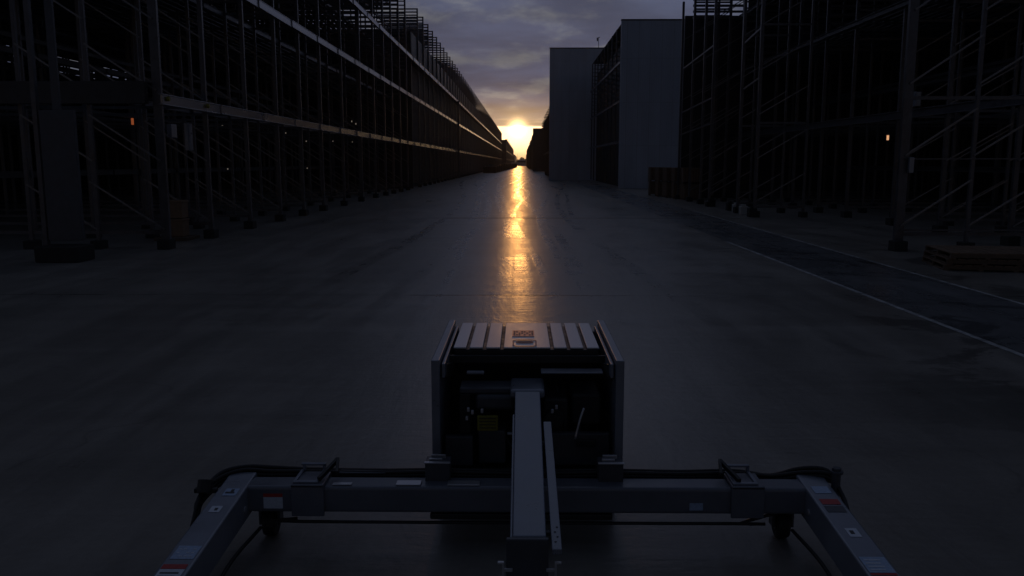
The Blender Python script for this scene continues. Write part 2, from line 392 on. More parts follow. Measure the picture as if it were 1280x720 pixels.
rails(rr,XR-.14,25,62,(8.9,12.7),mat_='steel_dark',h=.18)
rails(rr,XR+4,25,62,(2.3,6.4,10.8),mat_='steel_dark',h=.16)
b=MB()
for i in range(2,9):
    for z in (4.5,6.7,8.9,11,13.1,15.2,17.3):
        x=XR+2.3*i; b.box(x-.04,x+.04,25,62,z,z+.14)
b.build('stringer',M['steel_dark'],rr)
b=MB()
for z in (8.95,13.2,17.4):
    for k in range(42):
        x=XR+1+k*.42; b.box(x,x+.30,25,62,z+.16,z+.20)
b.build('grating_floor',M['steel_dark'],rr)
MB().box(35,35.1,16,64,0,26).build('rear_cladding',M['black'],rr)
MB().box(11.7,16.2,62,62.15,0,13.0).box(16.2,35,62,62.15,0,24).build('end_wall',M['clad_dark'],rr)
MB().beam((11.2,24.72,2.7),(35,24.72,2.75),.03,.04).beam((11.2,24.72,.62),(35,24.72,.62),.03,.05).beam((XR+2,24.72,4.0),(35,24.72,4.0),.03,.04).build('tie_bar',M['steel'],rr)
MB().box(11.28,11.42,24.6,24.72,2.3,2.75).build('junction_box',M['paint_grey'],rr,bevel=.01)
MB().box(XR-.3,XR-.1,33,33.4,4.75,5.3).build('junction_box',M['paint_grey'],rr,bevel=.01)

# halls on the right
def hall(name,x0,x1,y0,y1,h,label,side_rack=True,recess=True):
    e=tag(empty(name,(0,0,0)),label,'building')
    xs_=x0+(0 if side_rack else 5)
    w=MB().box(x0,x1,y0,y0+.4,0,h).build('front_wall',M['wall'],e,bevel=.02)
    MB().box(x0-.03,x1+.03,y0-.05,y0+.45,h,h+.12).build('parapet_cap',M['steel_dark'],e,bevel=.01)
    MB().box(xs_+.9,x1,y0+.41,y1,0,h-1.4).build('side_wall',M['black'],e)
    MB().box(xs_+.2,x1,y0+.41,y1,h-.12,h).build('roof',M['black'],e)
    if side_rack:
        n=int((y1-y0)/4.4)
        for i in range(n+1):
            y=y0+.7+i*(y1-y0-.9)/n
            p=MB(); p.box(x0+.05,x0+.2,y-.06,y+.06,.2,h-.13); 
            z=9
            while z<h-.4: p.box(x0+.2,x0+.9,y-.03,y+.03,z,z+.07); z+=.5
            p.build('upright_frame',M['steel'],e)
        rails(e,x0-.02,y0+.42,y1,(4.6,8.6,12.4),mat_='rail',h=.2)
    return e
h1=hall('industrial_hall',9.75,16.2,84.5,120,16.35,'pale clad hall with tall blank end wall beside the crate stacks')
h2=hall('industrial_hall',4.0,19,123,205,18.75,'pale clad hall behind, its blank end wall closest to the road',side_rack=False)
m=MB().cyl((11.0,123.3,18.8),(11.0,123.3,20.3),.04,8).box(10.75,11.0,123.27,123.33,20.2,20.28).box(10.72,10.9,123.2,123.4,19.8,20.25).box(11.0,11.14,123.2,123.4,20.25,20.35)
m.build('antenna',M['steel_dark'],h2)
# rack with side arms beyond the second hall
ar=tag(empty('storage_rack',(0,0,0)),'narrow rack with short side arms poking out behind the second hall','rack','high-bay racks along the road')
MB().box(5.1,9.6,125,186,0,10.9).build('side_cladding',M['black'],ar)
for k in range(12):
    y=125.5+k*5; p=MB(); p.box(4.95,5.1,y,y+.2,0,12.2-.08*k)
    z=7.9
    while z<11.9-.08*k: p.box(4.0+.09*(z-7.9),5.6,y+.02,y+.12,z,z+.17); z+=.55
    p.build('upright_frame',M['steel_dark'],ar)
rails(ar,4.9,125,186,(4.4,),h=.2)
fb=tag(empty('industrial_hall',(0,0,0)),'distant dark hall with flat top against the sunset on the right of the road','building')
MB().box(3.3,15,250,251,0,12.6).build('front_wall',M['clad_dark'],fb)
MB().box(3.9,15,251,335,0,12.3).build('side_wall',M['clad_dark'],fb)
for k in range(14): MB().box(3.75,3.9,255+k*6,255.4+k*6,0,12.2).build('pilaster',M['steel_dark'],fb)
fb2=tag(empty('industrial_hall',(0,0,0)),'farthest hall on the right with sloping stepped top beside the sun','building')
MB().box(3.0,14,340,520,0,9.6).build('side_wall',M['clad_dark'],fb2)
MB().box(3.3,14,520,660,0,8.2).build('lower_side_wall',M['clad_dark'],fb2)
MB().box(3.6,14,343,400,9.6,11.6).build('roof',M['clad_dark'],fb2)
for k in range(12): MB().box(2.85,3.0,343+k*14,343.6+k*14,0,9.6).build('pilaster',M['steel_dark'],fb2)
# far end
fe=MB().box(-30,30,690,690.5,0,2.6).build('boundary_wall',M['lowwall']); tag(fe,'low pale boundary wall closing the far end of the road','wall')
fe=tag(empty('industrial_hall',(0,0,0)),'tiny low shed with grey roof behind the boundary wall','building')
MB().box(-3.6,3,720,740,0,4.3).build('wall',M['clad_dark'],fe); MB().hexa([(-4,719.5,4.3),(3.3,719.5,4.3),(3.3,741,4.3),(-4,741,4.3),(-3,724,5),(2.5,724,5),(2.5,736,5),(-3,736,5)]).build('roof',M['steel'],fe)
ms=MB().cyl((-3.5,715,0),(-3.5,715,10),.12,8,.05).build('mast',M['steel_dark']); tag(ms,'hair-thin mast above the far end of the road','mast')
def tree(x,y,h,w,label):
    e=tag(empty('tree',(x,y,0)),label,'tree','trees past the boundary wall')
    MB().cyl((0,0,0),(0,0,h*.55),.3,8,.12).beam((0,0,h*.3),(w*.25,0,h*.6),.12,.12).beam((0,0,h*.35),(-w*.25,.3,h*.62),.12,.12).build('trunk',M['wood'],e)
    b=MB()
    for k in range(420):
        a=rnd.random()*6.28; el=rnd.uniform(-1,1); rr_=rnd.random()**.4
        p=Vector((math.cos(a)*math.sqrt(1-el*el)*w/2*rr_,math.sin(a)*math.sqrt(1-el*el)*w/2*rr_,h*.62+el*h*.36*rr_))
        s_=.35; u=Vector([rnd.uniform(-1,1) for _ in range(3)]).normalized()*s_; v_=u.orthogonal().normalized()*s_
        n=len(b.v); b.v+=[tuple(p-u),tuple(p+v_),tuple(p+u),tuple(p-v_)]; b.f.append((n,n+1,n+2,n+3))
    b.build('crown',M['leaf'],e)
tree(0.3,760,7.6,5.0,'round dark tree, the taller bump at the end of the road')
tree(-3.0,765,5.6,3.6,'small dark tree left of the taller one at the end of the road')
tree(3.6,765,6.0,5.0,'wide dark tree beside the right halls at the end of the road')

# ------------------------------------------------------------------ lamps, and glowing stand-ins for sun glints
def lamp(x,y,z,w,h,mt,label,group=None):  # also builds the added glowing bits that imitate sun glints
    e=tag(empty('lamp_or_glint',(x,y,z)),label,'lamp',group)
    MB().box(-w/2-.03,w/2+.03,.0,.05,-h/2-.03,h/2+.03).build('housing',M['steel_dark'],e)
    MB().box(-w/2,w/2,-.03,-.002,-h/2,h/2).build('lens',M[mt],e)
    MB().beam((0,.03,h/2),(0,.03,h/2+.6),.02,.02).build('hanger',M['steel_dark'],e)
def P(px,py,y,f=1040,H=2.6):
    return ((px-652)/f*y, y, H+(203-py)/f*y)
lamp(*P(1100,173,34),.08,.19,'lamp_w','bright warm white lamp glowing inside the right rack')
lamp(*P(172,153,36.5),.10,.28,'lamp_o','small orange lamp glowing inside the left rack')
for (px,py,y) in ((283,157,44),(327,162,46),(361,167,47),(386,177,47),(419,177,54),(443,178,60),(386,210,48),(287,211,40),(443,153,54),(448,156,54)):  # sun glints on the steel, added as small glowing bodies, not real lamps
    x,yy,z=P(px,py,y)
    lamp(x,yy,z,.05,.10 if py<160 else .06,'glint_s','tiny glowing stand-in for a sun glint deep inside the left rack','tiny sun glint stand-ins inside the left rack')

# ------------------------------------------------------------------ crates, pallets, blocks
def crate(x,y,z,w,d,h,label,group,rot=0,mt='wood2'):
    e=tag(empty('wooden_crate',(x,y,z)),label,'crate',group); e.rotation_euler=(0,0,rot)
    MB().box(-w/2+.03,w/2-.03,-d/2+.03,d/2-.03,.1,h-.03).build('inner_box',M['footing'],e)
    b=MB(); n=max(3,int(w/.17))
    for i in range(n):
        x0=-w/2+i*w/n; b.box(x0+.012,x0+w/n-.012,-d/2,-d/2+.025,.12,h); b.box(x0+.012,x0+w/n-.012,d/2-.025,d/2,.12,h)
    n=max(3,int(d/.17))
    for i in range(n):
        y0=-d/2+i*d/n; b.box(-w/2,-w/2+.025,y0+.012,y0+d/n-.012,.12,h); b.box(w/2-.025,w/2,y0+.012,y0+d/n-.012,.12,h)
    b.box(-w/2,w/2,-d/2,d/2,h,h+.025)
    b.build('side_boards',M[mt],e)
    b=MB(); 
    for q in (-w/2,-.05,w/2-.1): b.box(q,q+.1,-d/2-.005,d/2+.005,0,.1)
    b.build('runner',M['wood'],e)
    return e
names=['far end','second place','middle','fourth place','near end']
for i in range(5):
    x=10.85+.27*i; y=67.4-2.0*i
    for k in range(2):
        crate(x,y,k*1.12,1.25,1.5,1.08,'%s slatted timber crate at the %s of the row by the pale hall'%(('bottom','top')[k],names[i]),'slatted crates beside the pale hall',rot=.1*rnd.uniform(-1,1))
for k in range(2):
    o=tag(empty('storage_box',(-11.75,28.2,.12+k*.62)),('lower','upper')[k]+' brown box stacked beside the left rack post','box','brown boxes in the left rack')
    MB().box(-.32,.32,-.28,.28,0,.58).build('body',M['card'],o,bevel=.015)
    MB().box(-.34,.34,-.30,.30,.52,.60).build('lid',M['card'],o,bevel=.01)
pl=tag(MB().box(-12.3,-11.2,27.6,28.8,.0,.11).build('pallet',M['wood'],None,bevel=.01),'low wooden pallet under the two brown boxes','pallet')
def pallet(x,y,z,w,d,label,rot):
    e=tag(empty('wooden_pallet',(x,y,z)),label,'pallet','large timber pallets by the right rack'); e.rotation_euler=(0,0,rot)
    b=MB(); n=14
    for i in range(n): b.box(-w/2+i*w/n+.015,-w/2+(i+1)*w/n-.015,-d/2,d/2,.12,.145)
    b.build('top_boards',M['wood2'],e)
    b=MB()
    for yy in (-d/2,-.05,d/2-.1): b.box(-w/2,w/2,yy,yy+.1,.03,.12)
    b.build('runner',M['wood'],e)
    b=MB()
    for xx in (-w/2,-w/4,0,w/4,w/2-.12): b.box(xx,xx+.12,-d/2,d/2,0,.03)
    b.build('base_boards',M['wood'],e)
for k in range(3):
    pallet(12.0+.03*k,20.9-.03*k,.148*k,3.1,2.0,('bottom','middle','top')[k]+' one of the three large timber pallets under the right rack',-.2+.02*k)
for i,(px,py) in enumerate(((913,262),(921,264),(930,267),(941,270),(890,257))):
    y=2.6*1040/(py-203); x=(px-652)/1040*y
    o=MB().box(-.18,.18,-.25,.25,0,.42).box(-.1,.1,-.16,.16,.42,.5).build('concrete_block',M['lowwall'] if i in(1,2) else M['footing'],None,bevel=.02); o.location=(x-.1,y,0)
    tag(o,('dark concrete block nearest the slatted crates','pale block beside the darker ones near the rack corner','pale block in the middle of the blocks by the rack','dark block at the near end of the blocks by the rack','dark block standing alone by the farther rack posts')[[0,1,2,3,4][i]],'concrete block','blocks beside the right rack posts')

# ------------------------------------------------------------------ the machine
mc=tag(empty('lifting_machine',(0,0,0)),'grey machine with boxy engine housing, central boom and U-shaped frame of two legs','machine')
CX=.045
def part(mb,name,mt,parent=mc,bevel=.006,**k): return mb.build(name,M[mt],parent,bevel=bevel,**k)
# side panels
for s in (-1,1):
    xo=CX+s*.685; xi=CX+s*.625
    p=MB().poly([(5.74,.36),(5.74,1.215),(7.22,1.225),(7.22,.30)],min(xo,xi),max(xo,xi)); sp_=part(p,'side_panel','paint_grey')
    xa=CX+s*.618; xb=CX+s*.592
    part(MB().poly([(5.80,1.07),(5.80,1.175),(7.16,1.185),(7.16,1.08)],min(xa,xb),max(xa,xb)),'inner_flange','paint_grey',sp_)
    part(MB().beam((CX+s*.60,5.9,1.10),(CX+s*.56,6.4,1.0),.03,.1),'hinge','interior',sp_)
part(MB().box(CX-.625,CX+.625,7.18,7.22,.3,1.13),'rear_panel','paint_dark')
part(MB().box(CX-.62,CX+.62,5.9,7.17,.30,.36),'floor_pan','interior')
part(MB().box(CX-.66,CX+.66,6.95,7.1,.03,.30).box(CX-.66,CX-.5,5.95,6.95,.0,.30).box(CX+.5,CX+.66,5.95,6.95,.0,.30),'undercarriage_sunblock','rubber',bevel=.02)  # rear cross panel is added to keep low sun from passing under the machine
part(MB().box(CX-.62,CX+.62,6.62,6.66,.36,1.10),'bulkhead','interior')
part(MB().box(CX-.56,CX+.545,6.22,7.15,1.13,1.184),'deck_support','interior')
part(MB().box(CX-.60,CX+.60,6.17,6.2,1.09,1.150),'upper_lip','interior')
part(MB().box(CX+.1,CX+.56,5.98,6.10,1.055,1.07),'ledge_plate','paint_grey')
part(MB().box(CX-.45,CX-.32,5.98,6.03,1.05,1.07),'latch','paint_grey')
# deck slats
edges=[-.565,-.455,-.328,-.194,.19,.316,.443,.550]
Y0,Y1,ZD=6.22,7.2,1.203
wg=.013
for i in range(7):
    a=edges[i]+(wg if i else 0); c=edges[i+1]-(wg if i<6 else 0)
    dk=part(MB().box(CX+a,CX+c,Y0,Y1,1.188,ZD),'deck_slat','deck',bevel=.004)
    if i==3:
        st=MB().box(CX-.12,CX+.06,6.62,6.86,ZD+.001,ZD+.003).build('warning_sticker',M['sticker_p'],dk)
        b=MB()
        for r_,(y0,cells) in enumerate(((6.79,(0,1,3,4,6,7)),(6.73,(0,2,3,5,7)),(6.67,(0,1,2,4,6,7)))):
            for c_ in cells: b.box(CX-.11+c_*.021,CX-.095+c_*.021,y0,y0+.035,ZD+.0035,ZD+.0045)
        b.build('print',M['ink_r'],st)
        st=MB()
        # rounded outline sign
        def rr_ring(b,cx,cy,w,h,r,t):
            n=24; o_=[];i_=[]
            for k in range(n):
                a_=2*math.pi*k/n; sx=1 if math.cos(a_)>=0 else -1; sy=1 if math.sin(a_)>=0 else -1
                o_.append((cx+sx*(w/2-r)+r*math.cos(a_),cy+sy*(h/2-r)+r*math.sin(a_)))
                i_.append((cx+sx*(w/2-r)+(r-t)*math.cos(a_),cy+sy*(h/2-r)+(r-t)*math.sin(a_)))
            k0=len(b.v)
            for z in (ZD+.001,ZD+.003):
                for q in o_+i_: b.v.append((q[0],q[1],z))
            for k in range(n):
                j=(k+1)%n
                b.f.append((k0+2*n+k,k0+2*n+j,k0+3*n+j,k0+3*n+k)); b.f.append((k0+k,k0+j,k0+2*n+j,k0+2*n+k)); b.f.append((k0+n+k,k0+3*n+k,k0+3*n+j,k0+n+j))
        rr_ring(st,CX-.02,6.37,.19,.25,.05,.012); rr_ring(st,CX-.02,6.41,.14,.09,.04,.012)
        st.box(CX-.075,CX+.035,6.40,6.415,ZD+.001,ZD+.003)
        st.build('sign_outline',M['sticker_v'],dk)
# inside the recess
part(MB().box(CX-.50,CX-.02,5.92,6.14,.92,.965),'bracket_plate','paint_dark',bevel=.012)
part(MB().box(CX-.38,CX-.09,5.90,6.12,.80,.92),'motor_housing','paint_dark',bevel=.03,seg=3)
part(MB().box(CX-.125,CX+.125,5.80,6.15,.92,.985),'boom_mount','paint_grey',bevel=.02)
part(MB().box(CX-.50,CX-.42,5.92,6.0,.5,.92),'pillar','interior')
w=part(MB().box(CX-.365,CX-.215,5.84,5.87,.665,.775),'warning_plate','yellow',bevel=.004)
b=MB()
for q in range(4): b.box(CX-.35,CX-.23,5.836,5.839,.685+q*.024,.691+q*.024)
b.build('print',M['ink'],w)
part(MB().box(CX-.36,CX-.16,5.88,6.1,.40,.655),'battery_box','paint_dark',bevel=.015)
part(MB().box(CX-.60,CX-.40,5.84,5.9,.40,.62),'lower_plate','paint_dark')
part(MB().box(CX+.14,CX+.60,5.86,5.92,.40,.64),'lower_plate','paint_dark')
part(MB().box(CX+.36,CX+.50,5.83,5.86,.55,.60),'handle_recess','interior')
part(MB().tube([(CX+.41,5.84,.84),(CX+.38,5.82,.76),(CX+.345,5.80,.62)],.009,8),'gas_strut','deck',bevel=0,smooth=True)
b=MB().box(CX-.145,CX-.075,5.78,5.81,.655,.67); part(b,'bolt_bar','deck',bevel=.003)
b=MB()
for (dx,z) in ((-.44,.81),(-.41,.79),(-.45,.745),(-.34,.80),(.05,.5),(.17,.80),(.20,.83)): part(MB().box(CX+dx,CX+dx+.02,5.83,5.86,z,z+.03),'fitting','deck',bevel=.004)
rnd2=random.Random(3)
for q in range(9):
    x=CX+rnd2.uniform(-.5,.5); z=rnd2.uniform(.7,.95)
    part(MB().tube([(x,6.2,z),(x+.05,5.98,z-.15),(x+rnd2.uniform(-.15,.15),5.95,z-.3),(x+rnd2.uniform(-.1,.1),6.1,.42)],.012,8),'hydraulic_hose','rubber',bevel=0,smooth=True)
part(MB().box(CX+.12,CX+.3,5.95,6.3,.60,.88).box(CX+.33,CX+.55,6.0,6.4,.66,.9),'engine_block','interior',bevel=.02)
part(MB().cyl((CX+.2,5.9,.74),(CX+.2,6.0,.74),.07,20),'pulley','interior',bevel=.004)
# boom
BY0,BZ0,BY1,BZ1=5.80,.975,4.20,.625
bw=.09
def bz(y): return BZ0+(BZ1-BZ0)*(BY0-y)/(BY0-BY1)
b=MB().hexa([(CX-bw,BY1,BZ1-.2),(CX+bw,BY1,BZ1-.2),(CX+bw,BY0,BZ0-.2),(CX-bw,BY0,BZ0-.2),(CX-bw,BY1,BZ1),(CX+bw,BY1,BZ1),(CX+bw,BY0,BZ0),(CX-bw,BY0,BZ0)])
bo=part(b,'boom','paint_grey',bevel=.008,seg=3)
b=MB().hexa([(CX-bw-.014,BY1+.01,BZ1-.19),(CX-bw,BY1+.01,BZ1-.19),(CX-bw,5.5,bz(5.5)-.19),(CX-bw-.014,5.5,bz(5.5)-.19),(CX-bw-.014,BY1+.01,BZ1-.012),(CX-bw,BY1+.01,BZ1-.012),(CX-bw,5.5,bz(5.5)-.012),(CX-bw-.014,5.5,bz(5.5)-.012)])
part(b,'side_rib','paint_grey',bo,bevel=.004)
part(MB().box(CX-bw-.035,CX+bw+.012,BY1-.03,BY1,-.0+.06,BZ1-.004),'end_plate','paint_dark',bo,bevel=.006)
part(MB().box(CX-bw+.01,CX+bw-.01,BY1,BY1+.16,.05,BZ1-.18),'jack_post','paint_dark',bo,bevel=.006)
part(MB().box(CX-.14,CX+.14,BY1-.06,BY1+.22,0,.05),'foot_plate','paint_dark',bo,bevel=.006)
for s in (-1,1):
    x=CX+s*(bw+.05); b=MB()
    b.box(x-.006*1,x+.006,BY1-.05,BY1-.03,.40,.50).box(min(x,x-s*-.03),max(x,x-s*-.03),BY1-.05,BY1-.03,.40,.412).box(min(x,x+s*.03),max(x,x+s*.03),BY1-.05,BY1-.03,.488,.50)
    b.box(min(CX+s*bw,x),max(CX+s*bw,x),BY1-.04,BY1-.03,.44,.46)
    part(b,'lug','deck',bo,bevel=.003)
# channel beside the boom
b=MB(); x0=CX+.118; x9=CX+.103
def ch(y): return bz(y)+.0
b.hexa([(x0,4.10,.60-.03),(x0+.052,4.10,.60-.03),(x9+.052,5.38,.885-.03),(x9,5.38,.885-.03),(x0,4.10,.60),(x0+.052,4.10,.60),(x9+.052,5.38,.885),(x9,5.38,.885)])
chn=part(b,'side_channel','paint_grey',bo,bevel=.004)
b=MB()
for q,yy in enumerate((4.16,4.20,4.24,4.28)):
    z=.60+(yy-4.10)*.2227; b.cyl((x0+.02+.012*(q%2),yy,z+.0005),(x0+.02+.012*(q%2),yy,z+.002),.006,8)
b.build('bolt_hole',M['ink'],chn)
part(MB().box(CX+bw,x0,4.3,4.33,.58,.6),'spacer','paint_dark',bo,bevel=0)
part(MB().box(CX+bw,x0,5.2,5.23,.78,.80),'spacer','paint_dark',bo,bevel=0)
# cross beam
cb=part(MB().box(-2.03,2.09,5.34,5.53,.25,.435),'cross_beam','beam_paint',bevel=.022,seg=3)
for x,w_,mt in ((-1.68,.13,'sticker_w'),(1.18,.09,'sticker_b')):
    s_=MB().box(x-w_/2,x+w_/2,5.337,5.3395,.28,.36 if mt=='sticker_w' else .33).build('label_sticker',M[mt],cb)
    if mt=='sticker_w': MB().box(x-w_/2,x+w_/2,5.337,5.3395,.362,.385).build('red_band',M['sticker_r'],s_)
for x,sg in ((-1.43,-1),(1.53,1)):
    s_=part(MB().box(x-.12,x+.10,5.31,5.335,.235,.455).box(x-.12,x+.10,5.31,5.56,.437,.46).box(x-.12,x+.10,5.535,5.56,.22,.455),'saddle_clamp','beam_paint',cb,bevel=.006)
    f=MB().box(x-.11,x-.09,5.36,5.56,.46,.475).box(x+.04,x+.06,5.36,5.56,.46,.475).box(x-.11,x+.06,5.33,5.36,.46,.475).box(x-.11,x+.06,5.56,5.59,.50,.515)
    f.box(x-.1,x-.08,5.56,5.59,.46,.51).box(x+.04,x+.06,5.56,5.59,.46,.51)
    part(f,'frame_handle','paint_grey',s_,bevel=.003)
    part(MB().beam((x-sg*.06,5.36,.48),(x-sg*.14,5.60,.535),.025,.03).beam((x-sg*.14,5.60,.535),(x-sg*.17,5.42,.50),.02,.03),'lever','rubber',s_,bevel=.003)
for x in (-.575,.615):
    s_=part(MB().box(x-.085,x+.085,5.45,5.60,.43,.56),'hose_block','paint_dark',cb,bevel=.006)
    part(MB().box(x-.09,x+.09,5.44,5.47,.562,.57).box(x-.06,x+.03,5.49,5.51,.562,.58).box(x-.05,x+.05,5.54,5.56,.562,.59),'cover_plate','deck',s_,bevel=.002)
part(MB().box(-.85,-.68,5.36,5.44,.437,.445).box(-.50,-.28,5.36,5.44,.437,.445).box(-1.28,-1.15,5.36,5.4,.437,.445),'tab_plate','deck',cb,bevel=.003)
part(MB().tube([(-1.55,5.45,.16),(-1.5,5.42,.15),(1.45,5.42,.15),(1.5,5.42,.155),(1.8,5.45,.23)],.012,8,sub=3),'tie_rod','steel_dark',cb,bevel=0,smooth=True)
part(MB().box(-.62,.62,5.36,5.50,.195,.238),'under_bracket','interior',cb,bevel=.01)
# frame legs
for s in (-1,1):
    xi=-1.85 if s<0 else 1.91; xo=xi+s*.185
    a_,c_=min(xi,xo),max(xi,xo)
    sl=lambda y:.455-.105*(5.56-y)/1.26
    lg=part(MB().hexa([(a_,2.0,sl(2.0)-.16),(c_,2.0,sl(2.0)-.16),(c_,5.56,.23),(a_,5.56,.23),(a_,2.0,sl(2.0)),(c_,2.0,sl(2.0)),(c_,5.56,sl(5.56)),(a_,5.56,sl(5.56))]),'frame_leg','paint_grey',bevel=.012,seg=3)
    def stk(y0,y1,x0,x1,mt,nm='label_sticker',par=lg,lift=.002):
        z=lambda y:sl(y)+lift
        return MB().hexa([(x0,y0,z(y0)),(x1,y0,z(y0)),(x1,y1,z(y1)),(x0,y1,z(y1)),(x0,y0,z(y0)+.001),(x1,y0,z(y0)+.001),(x1,y1,z(y1)+.001),(x0,y1,z(y1)+.001)]).build(nm,M[mt],par)
    if s<0:
        q=stk(5.20,5.30,a_+.06,a_+.15,'sticker_b'); stk(5.23,5.25,a_+.07,a_+.13,'ink','arrow',q,.004); stk(5.25,5.285,a_+.10,a_+.12,'ink','arrow',q,.0045)
        q=stk(4.98,5.06,a_+.05,a_+.12,'sticker_w'); stk(5.0,5.03,a_+.08,a_+.10,'ink','arrow',q,.004)
        q=stk(4.44,4.58,a_+.03,a_+.165,'sticker_b')
        for r_ in range(3):
            for c__ in range(4):
                if (r_*5+c__*3)%4: stk(4.46+r_*.038,4.47+r_*.038,a_+.045+c__*.028,a_+.062+c__*.028,'sticker_w','print',q,.004)
        q=stk(4.34,4.385,a_+.02,a_+.16,'sticker_r'); q=stk(4.20,4.335,a_+.02,a_+.16,'sticker_w')
        for r_ in range(3): stk(4.22+r_*.035,4.232+r_*.035,a_+.035,a_+.12+.01*r_,'ink','print',q,.004)
    else:
        q=stk(5.27,5.37,a_+.04,a_+.15,'sticker_b')
        q=stk(5.12,5.19,a_+.035,a_+.155,'sticker_r'); q=stk(5.02,5.10,a_+.035,a_+.155,'paint_dark')
        q=stk(4.72,4.82,a_+.06,a_+.13,'sticker_w'); stk(4.75,4.79,a_+.075,a_+.10,'ink','arrow',q,.004)
        q=stk(4.34,4.50,a_+.02,a_+.165,'sticker_b')
        for r_ in range(4): stk(4.36+r_*.033,4.372+r_*.033,a_+.035,a_+.12+.008*(r_%2),'sticker_w','print',q,.004)
        stk(4.315,4.335,a_+.02,a_+.165,'sticker_r')
    # caster wheel under the corner
    wx=xi-s*(-.0)+(-s)*.09
    t_=part(MB().cyl((wx-.045,5.54,.10),(wx+.045,5.54,.10),.10,28),'caster_wheel','rubber',bevel=.02)
    part(MB().box(wx-.075,wx-.055,5.49,5.58,.09,.21).box(wx+.055,wx+.075,5.49,5.58,.09,.21).box(wx-.075,wx+.075,5.49,5.58,.21,.24),'fork','paint_dark',t_)
    part(MB().cyl((wx-.048,5.54,.10),(wx+.048,5.54,.10),.045,16),'hub','steel_dark',t_,bevel=.004)
    part(MB().cyl((a_+.09,2.3,0),(a_+.09,2.3,.12),.12,24),'foot_pad','rubber',bevel=.01)
    part(MB().tube([(wx-s*-.0,5.3,.16),(xi-s*.03,4.9,.12),(xi-s*.05,4.3,.10),(xi-s*.02,3.6,.12),(xi,3.0,.16)],.012,8),'leg_cable','rubber',bevel=0,smooth=True)
    part(MB().cyl((xi-s*.006,5.27,.30),(xi+s*.0,5.27,.30),.022,12),'bolt','deck',lg,bevel=0)
# hoses along the cross beam
for q in range(6):
    dz=(q%3)*.022; dy=(q//3)*.04; r_=.013+.002*(q%2)
    j=lambda a: a*rnd2.uniform(-1,1)
    pts=[(-2.16+j(.02),5.22-.01*q,.22),(-2.17+j(.02),5.30,.33+dz),(-2.10+j(.03),5.46+dy,.385+dz+.006*q),(-1.95,5.56+dy,.405+dz+j(.008)+.006*q),(-1.75,5.58+dy,.40+dz+.004*q),(-1.5,5.60+dy,.40+dz),(-1.0,5.58+dy,.40+dz),(-.6,5.57+dy,.41+dz),(0,5.57+dy,.40+dz),(.6,5.57+dy,.41+dz),(1.1,5.58+dy,.40+dz),(1.5,5.60+dy,.40+dz),(1.75,5.58+dy,.385+dz+j(.01)),(1.95,5.56+dy,.415+dz+.004*q),(2.12,5.50+dy,.43+dz+.003*q),(2.17,5.42,.39),(2.16,5.25,.32),(2.12,5.1,.22)]
    part(MB().tube(pts,r_,8,sub=5),'hydraulic_hose','rubber',bevel=0,smooth=True)
part(MB().cyl((2.155,5.46,.28),(2.155,5.46,.54),.03,14).cyl((2.155,5.46,.50),(2.155,5.46,.52),.045,14).box(2.09,2.2,5.44,5.48,.27,.30),'valve_post','paint_dark',bevel=.003)
part(MB().cyl((-2.13,5.30,.40),(-2.13,5.34,.48),.05,14).box(-2.2,-2.05,5.30,5.34,.40,.43),'hose_fitting','rubber',bevel=.004)
part(MB().box(-1.28,-.95,5.56,5.66,.44,.45),'hose_tray','paint_dark')

# ------------------------------------------------------------------ haze
hz=MB().box(-420,420,-70,1720,-1.5,34).build('haze',bpy.data.materials.new('haze_air')); tag(hz,'thin evening haze over the yard','haze',kind='stuff')
m=hz.data.materials[0]; m.use_nodes=True; t=m.node_tree; t.nodes.clear()
o_=t.nodes.new('ShaderNodeOutputMaterial'); pv=t.nodes.new('ShaderNodeVolumePrincipled'); pv.inputs['Density'].default_value=.00013; pv.inputs['Anisotropy'].default_value=.82; pv.inputs['Color'].default_value=(.85,.85,.88,1)
t.links.new(pv.outputs[0],o_.inputs['Volume'])

# ------------------------------------------------------------------ camera
cam=bpy.data.cameras.new('camera'); co=bpy.data.objects.new('camera',cam); COL.objects.link(co)
co.location=(0,0,2.6); cam.sensor_width=36; cam.lens=1040/1280*36; cam.clip_end=5000; cam.clip_start=.05
co.rotation_euler=(R(90-8.58),0,R(.66)); sc.camera=co

# ------------------------------------------------------------------ light
EL,AZ=2.25,-.28   # sun elevation, degrees right of +Y
sd=Vector((math.sin(R(AZ))*math.cos(R(EL)),math.cos(R(AZ))*math.cos(R(EL)),math.sin(R(EL))))
sl_=bpy.data.lights.new('sun','SUN'); sl_.energy=.042; sl_.angle=R(.6); sl_.color=(1,.43,.10)
so=bpy.data.objects.new('sun',sl_); COL.objects.link(so); so.rotation_euler=(-sd).to_track_quat('-Z','Y').to_euler()
w=bpy.data.worlds.new('World'); sc.world=w; w.use_nodes=True; t=w.node_tree; N=t.nodes; L=t.links; N.clear()
def mth(op,a,bb=None,c=None,clamp=False):
    x=N.new('ShaderNodeMath'); x.operation=op; x.use_clamp=clamp
    for i,v in enumerate((a,bb,c)):
        if v is None:continue
        if isinstance(v,(int,float)): x.inputs[i].default_value=v
        else: L.new(v,x.inputs[i])
    return x.outputs[0]
def rng(v,a,bb,c,d,sm=True):
    x=N.new('ShaderNodeMapRange'); x.interpolation_type='SMOOTHSTEP' if sm else 'LINEAR'
    for i,q in enumerate((a,bb,c,d)): x.inputs[i+1].default_value=q
    L.new(v,x.inputs[0]); return x.outputs[0]
def rgb(c,s):
    x=N.new('ShaderNodeVectorMath'); x.operation='SCALE'; x.inputs[0].default_value=c
    if isinstance(s,(int,float)): x.inputs['Scale'].default_value=s
    else: L.new(s,x.inputs['Scale'])
    return x.outputs[0]
def vadd(a,b):
    x=N.new('ShaderNodeVectorMath'); x.operation='ADD'; L.new(a,x.inputs[0]); L.new(b,x.inputs[1]); return x.outputs[0]
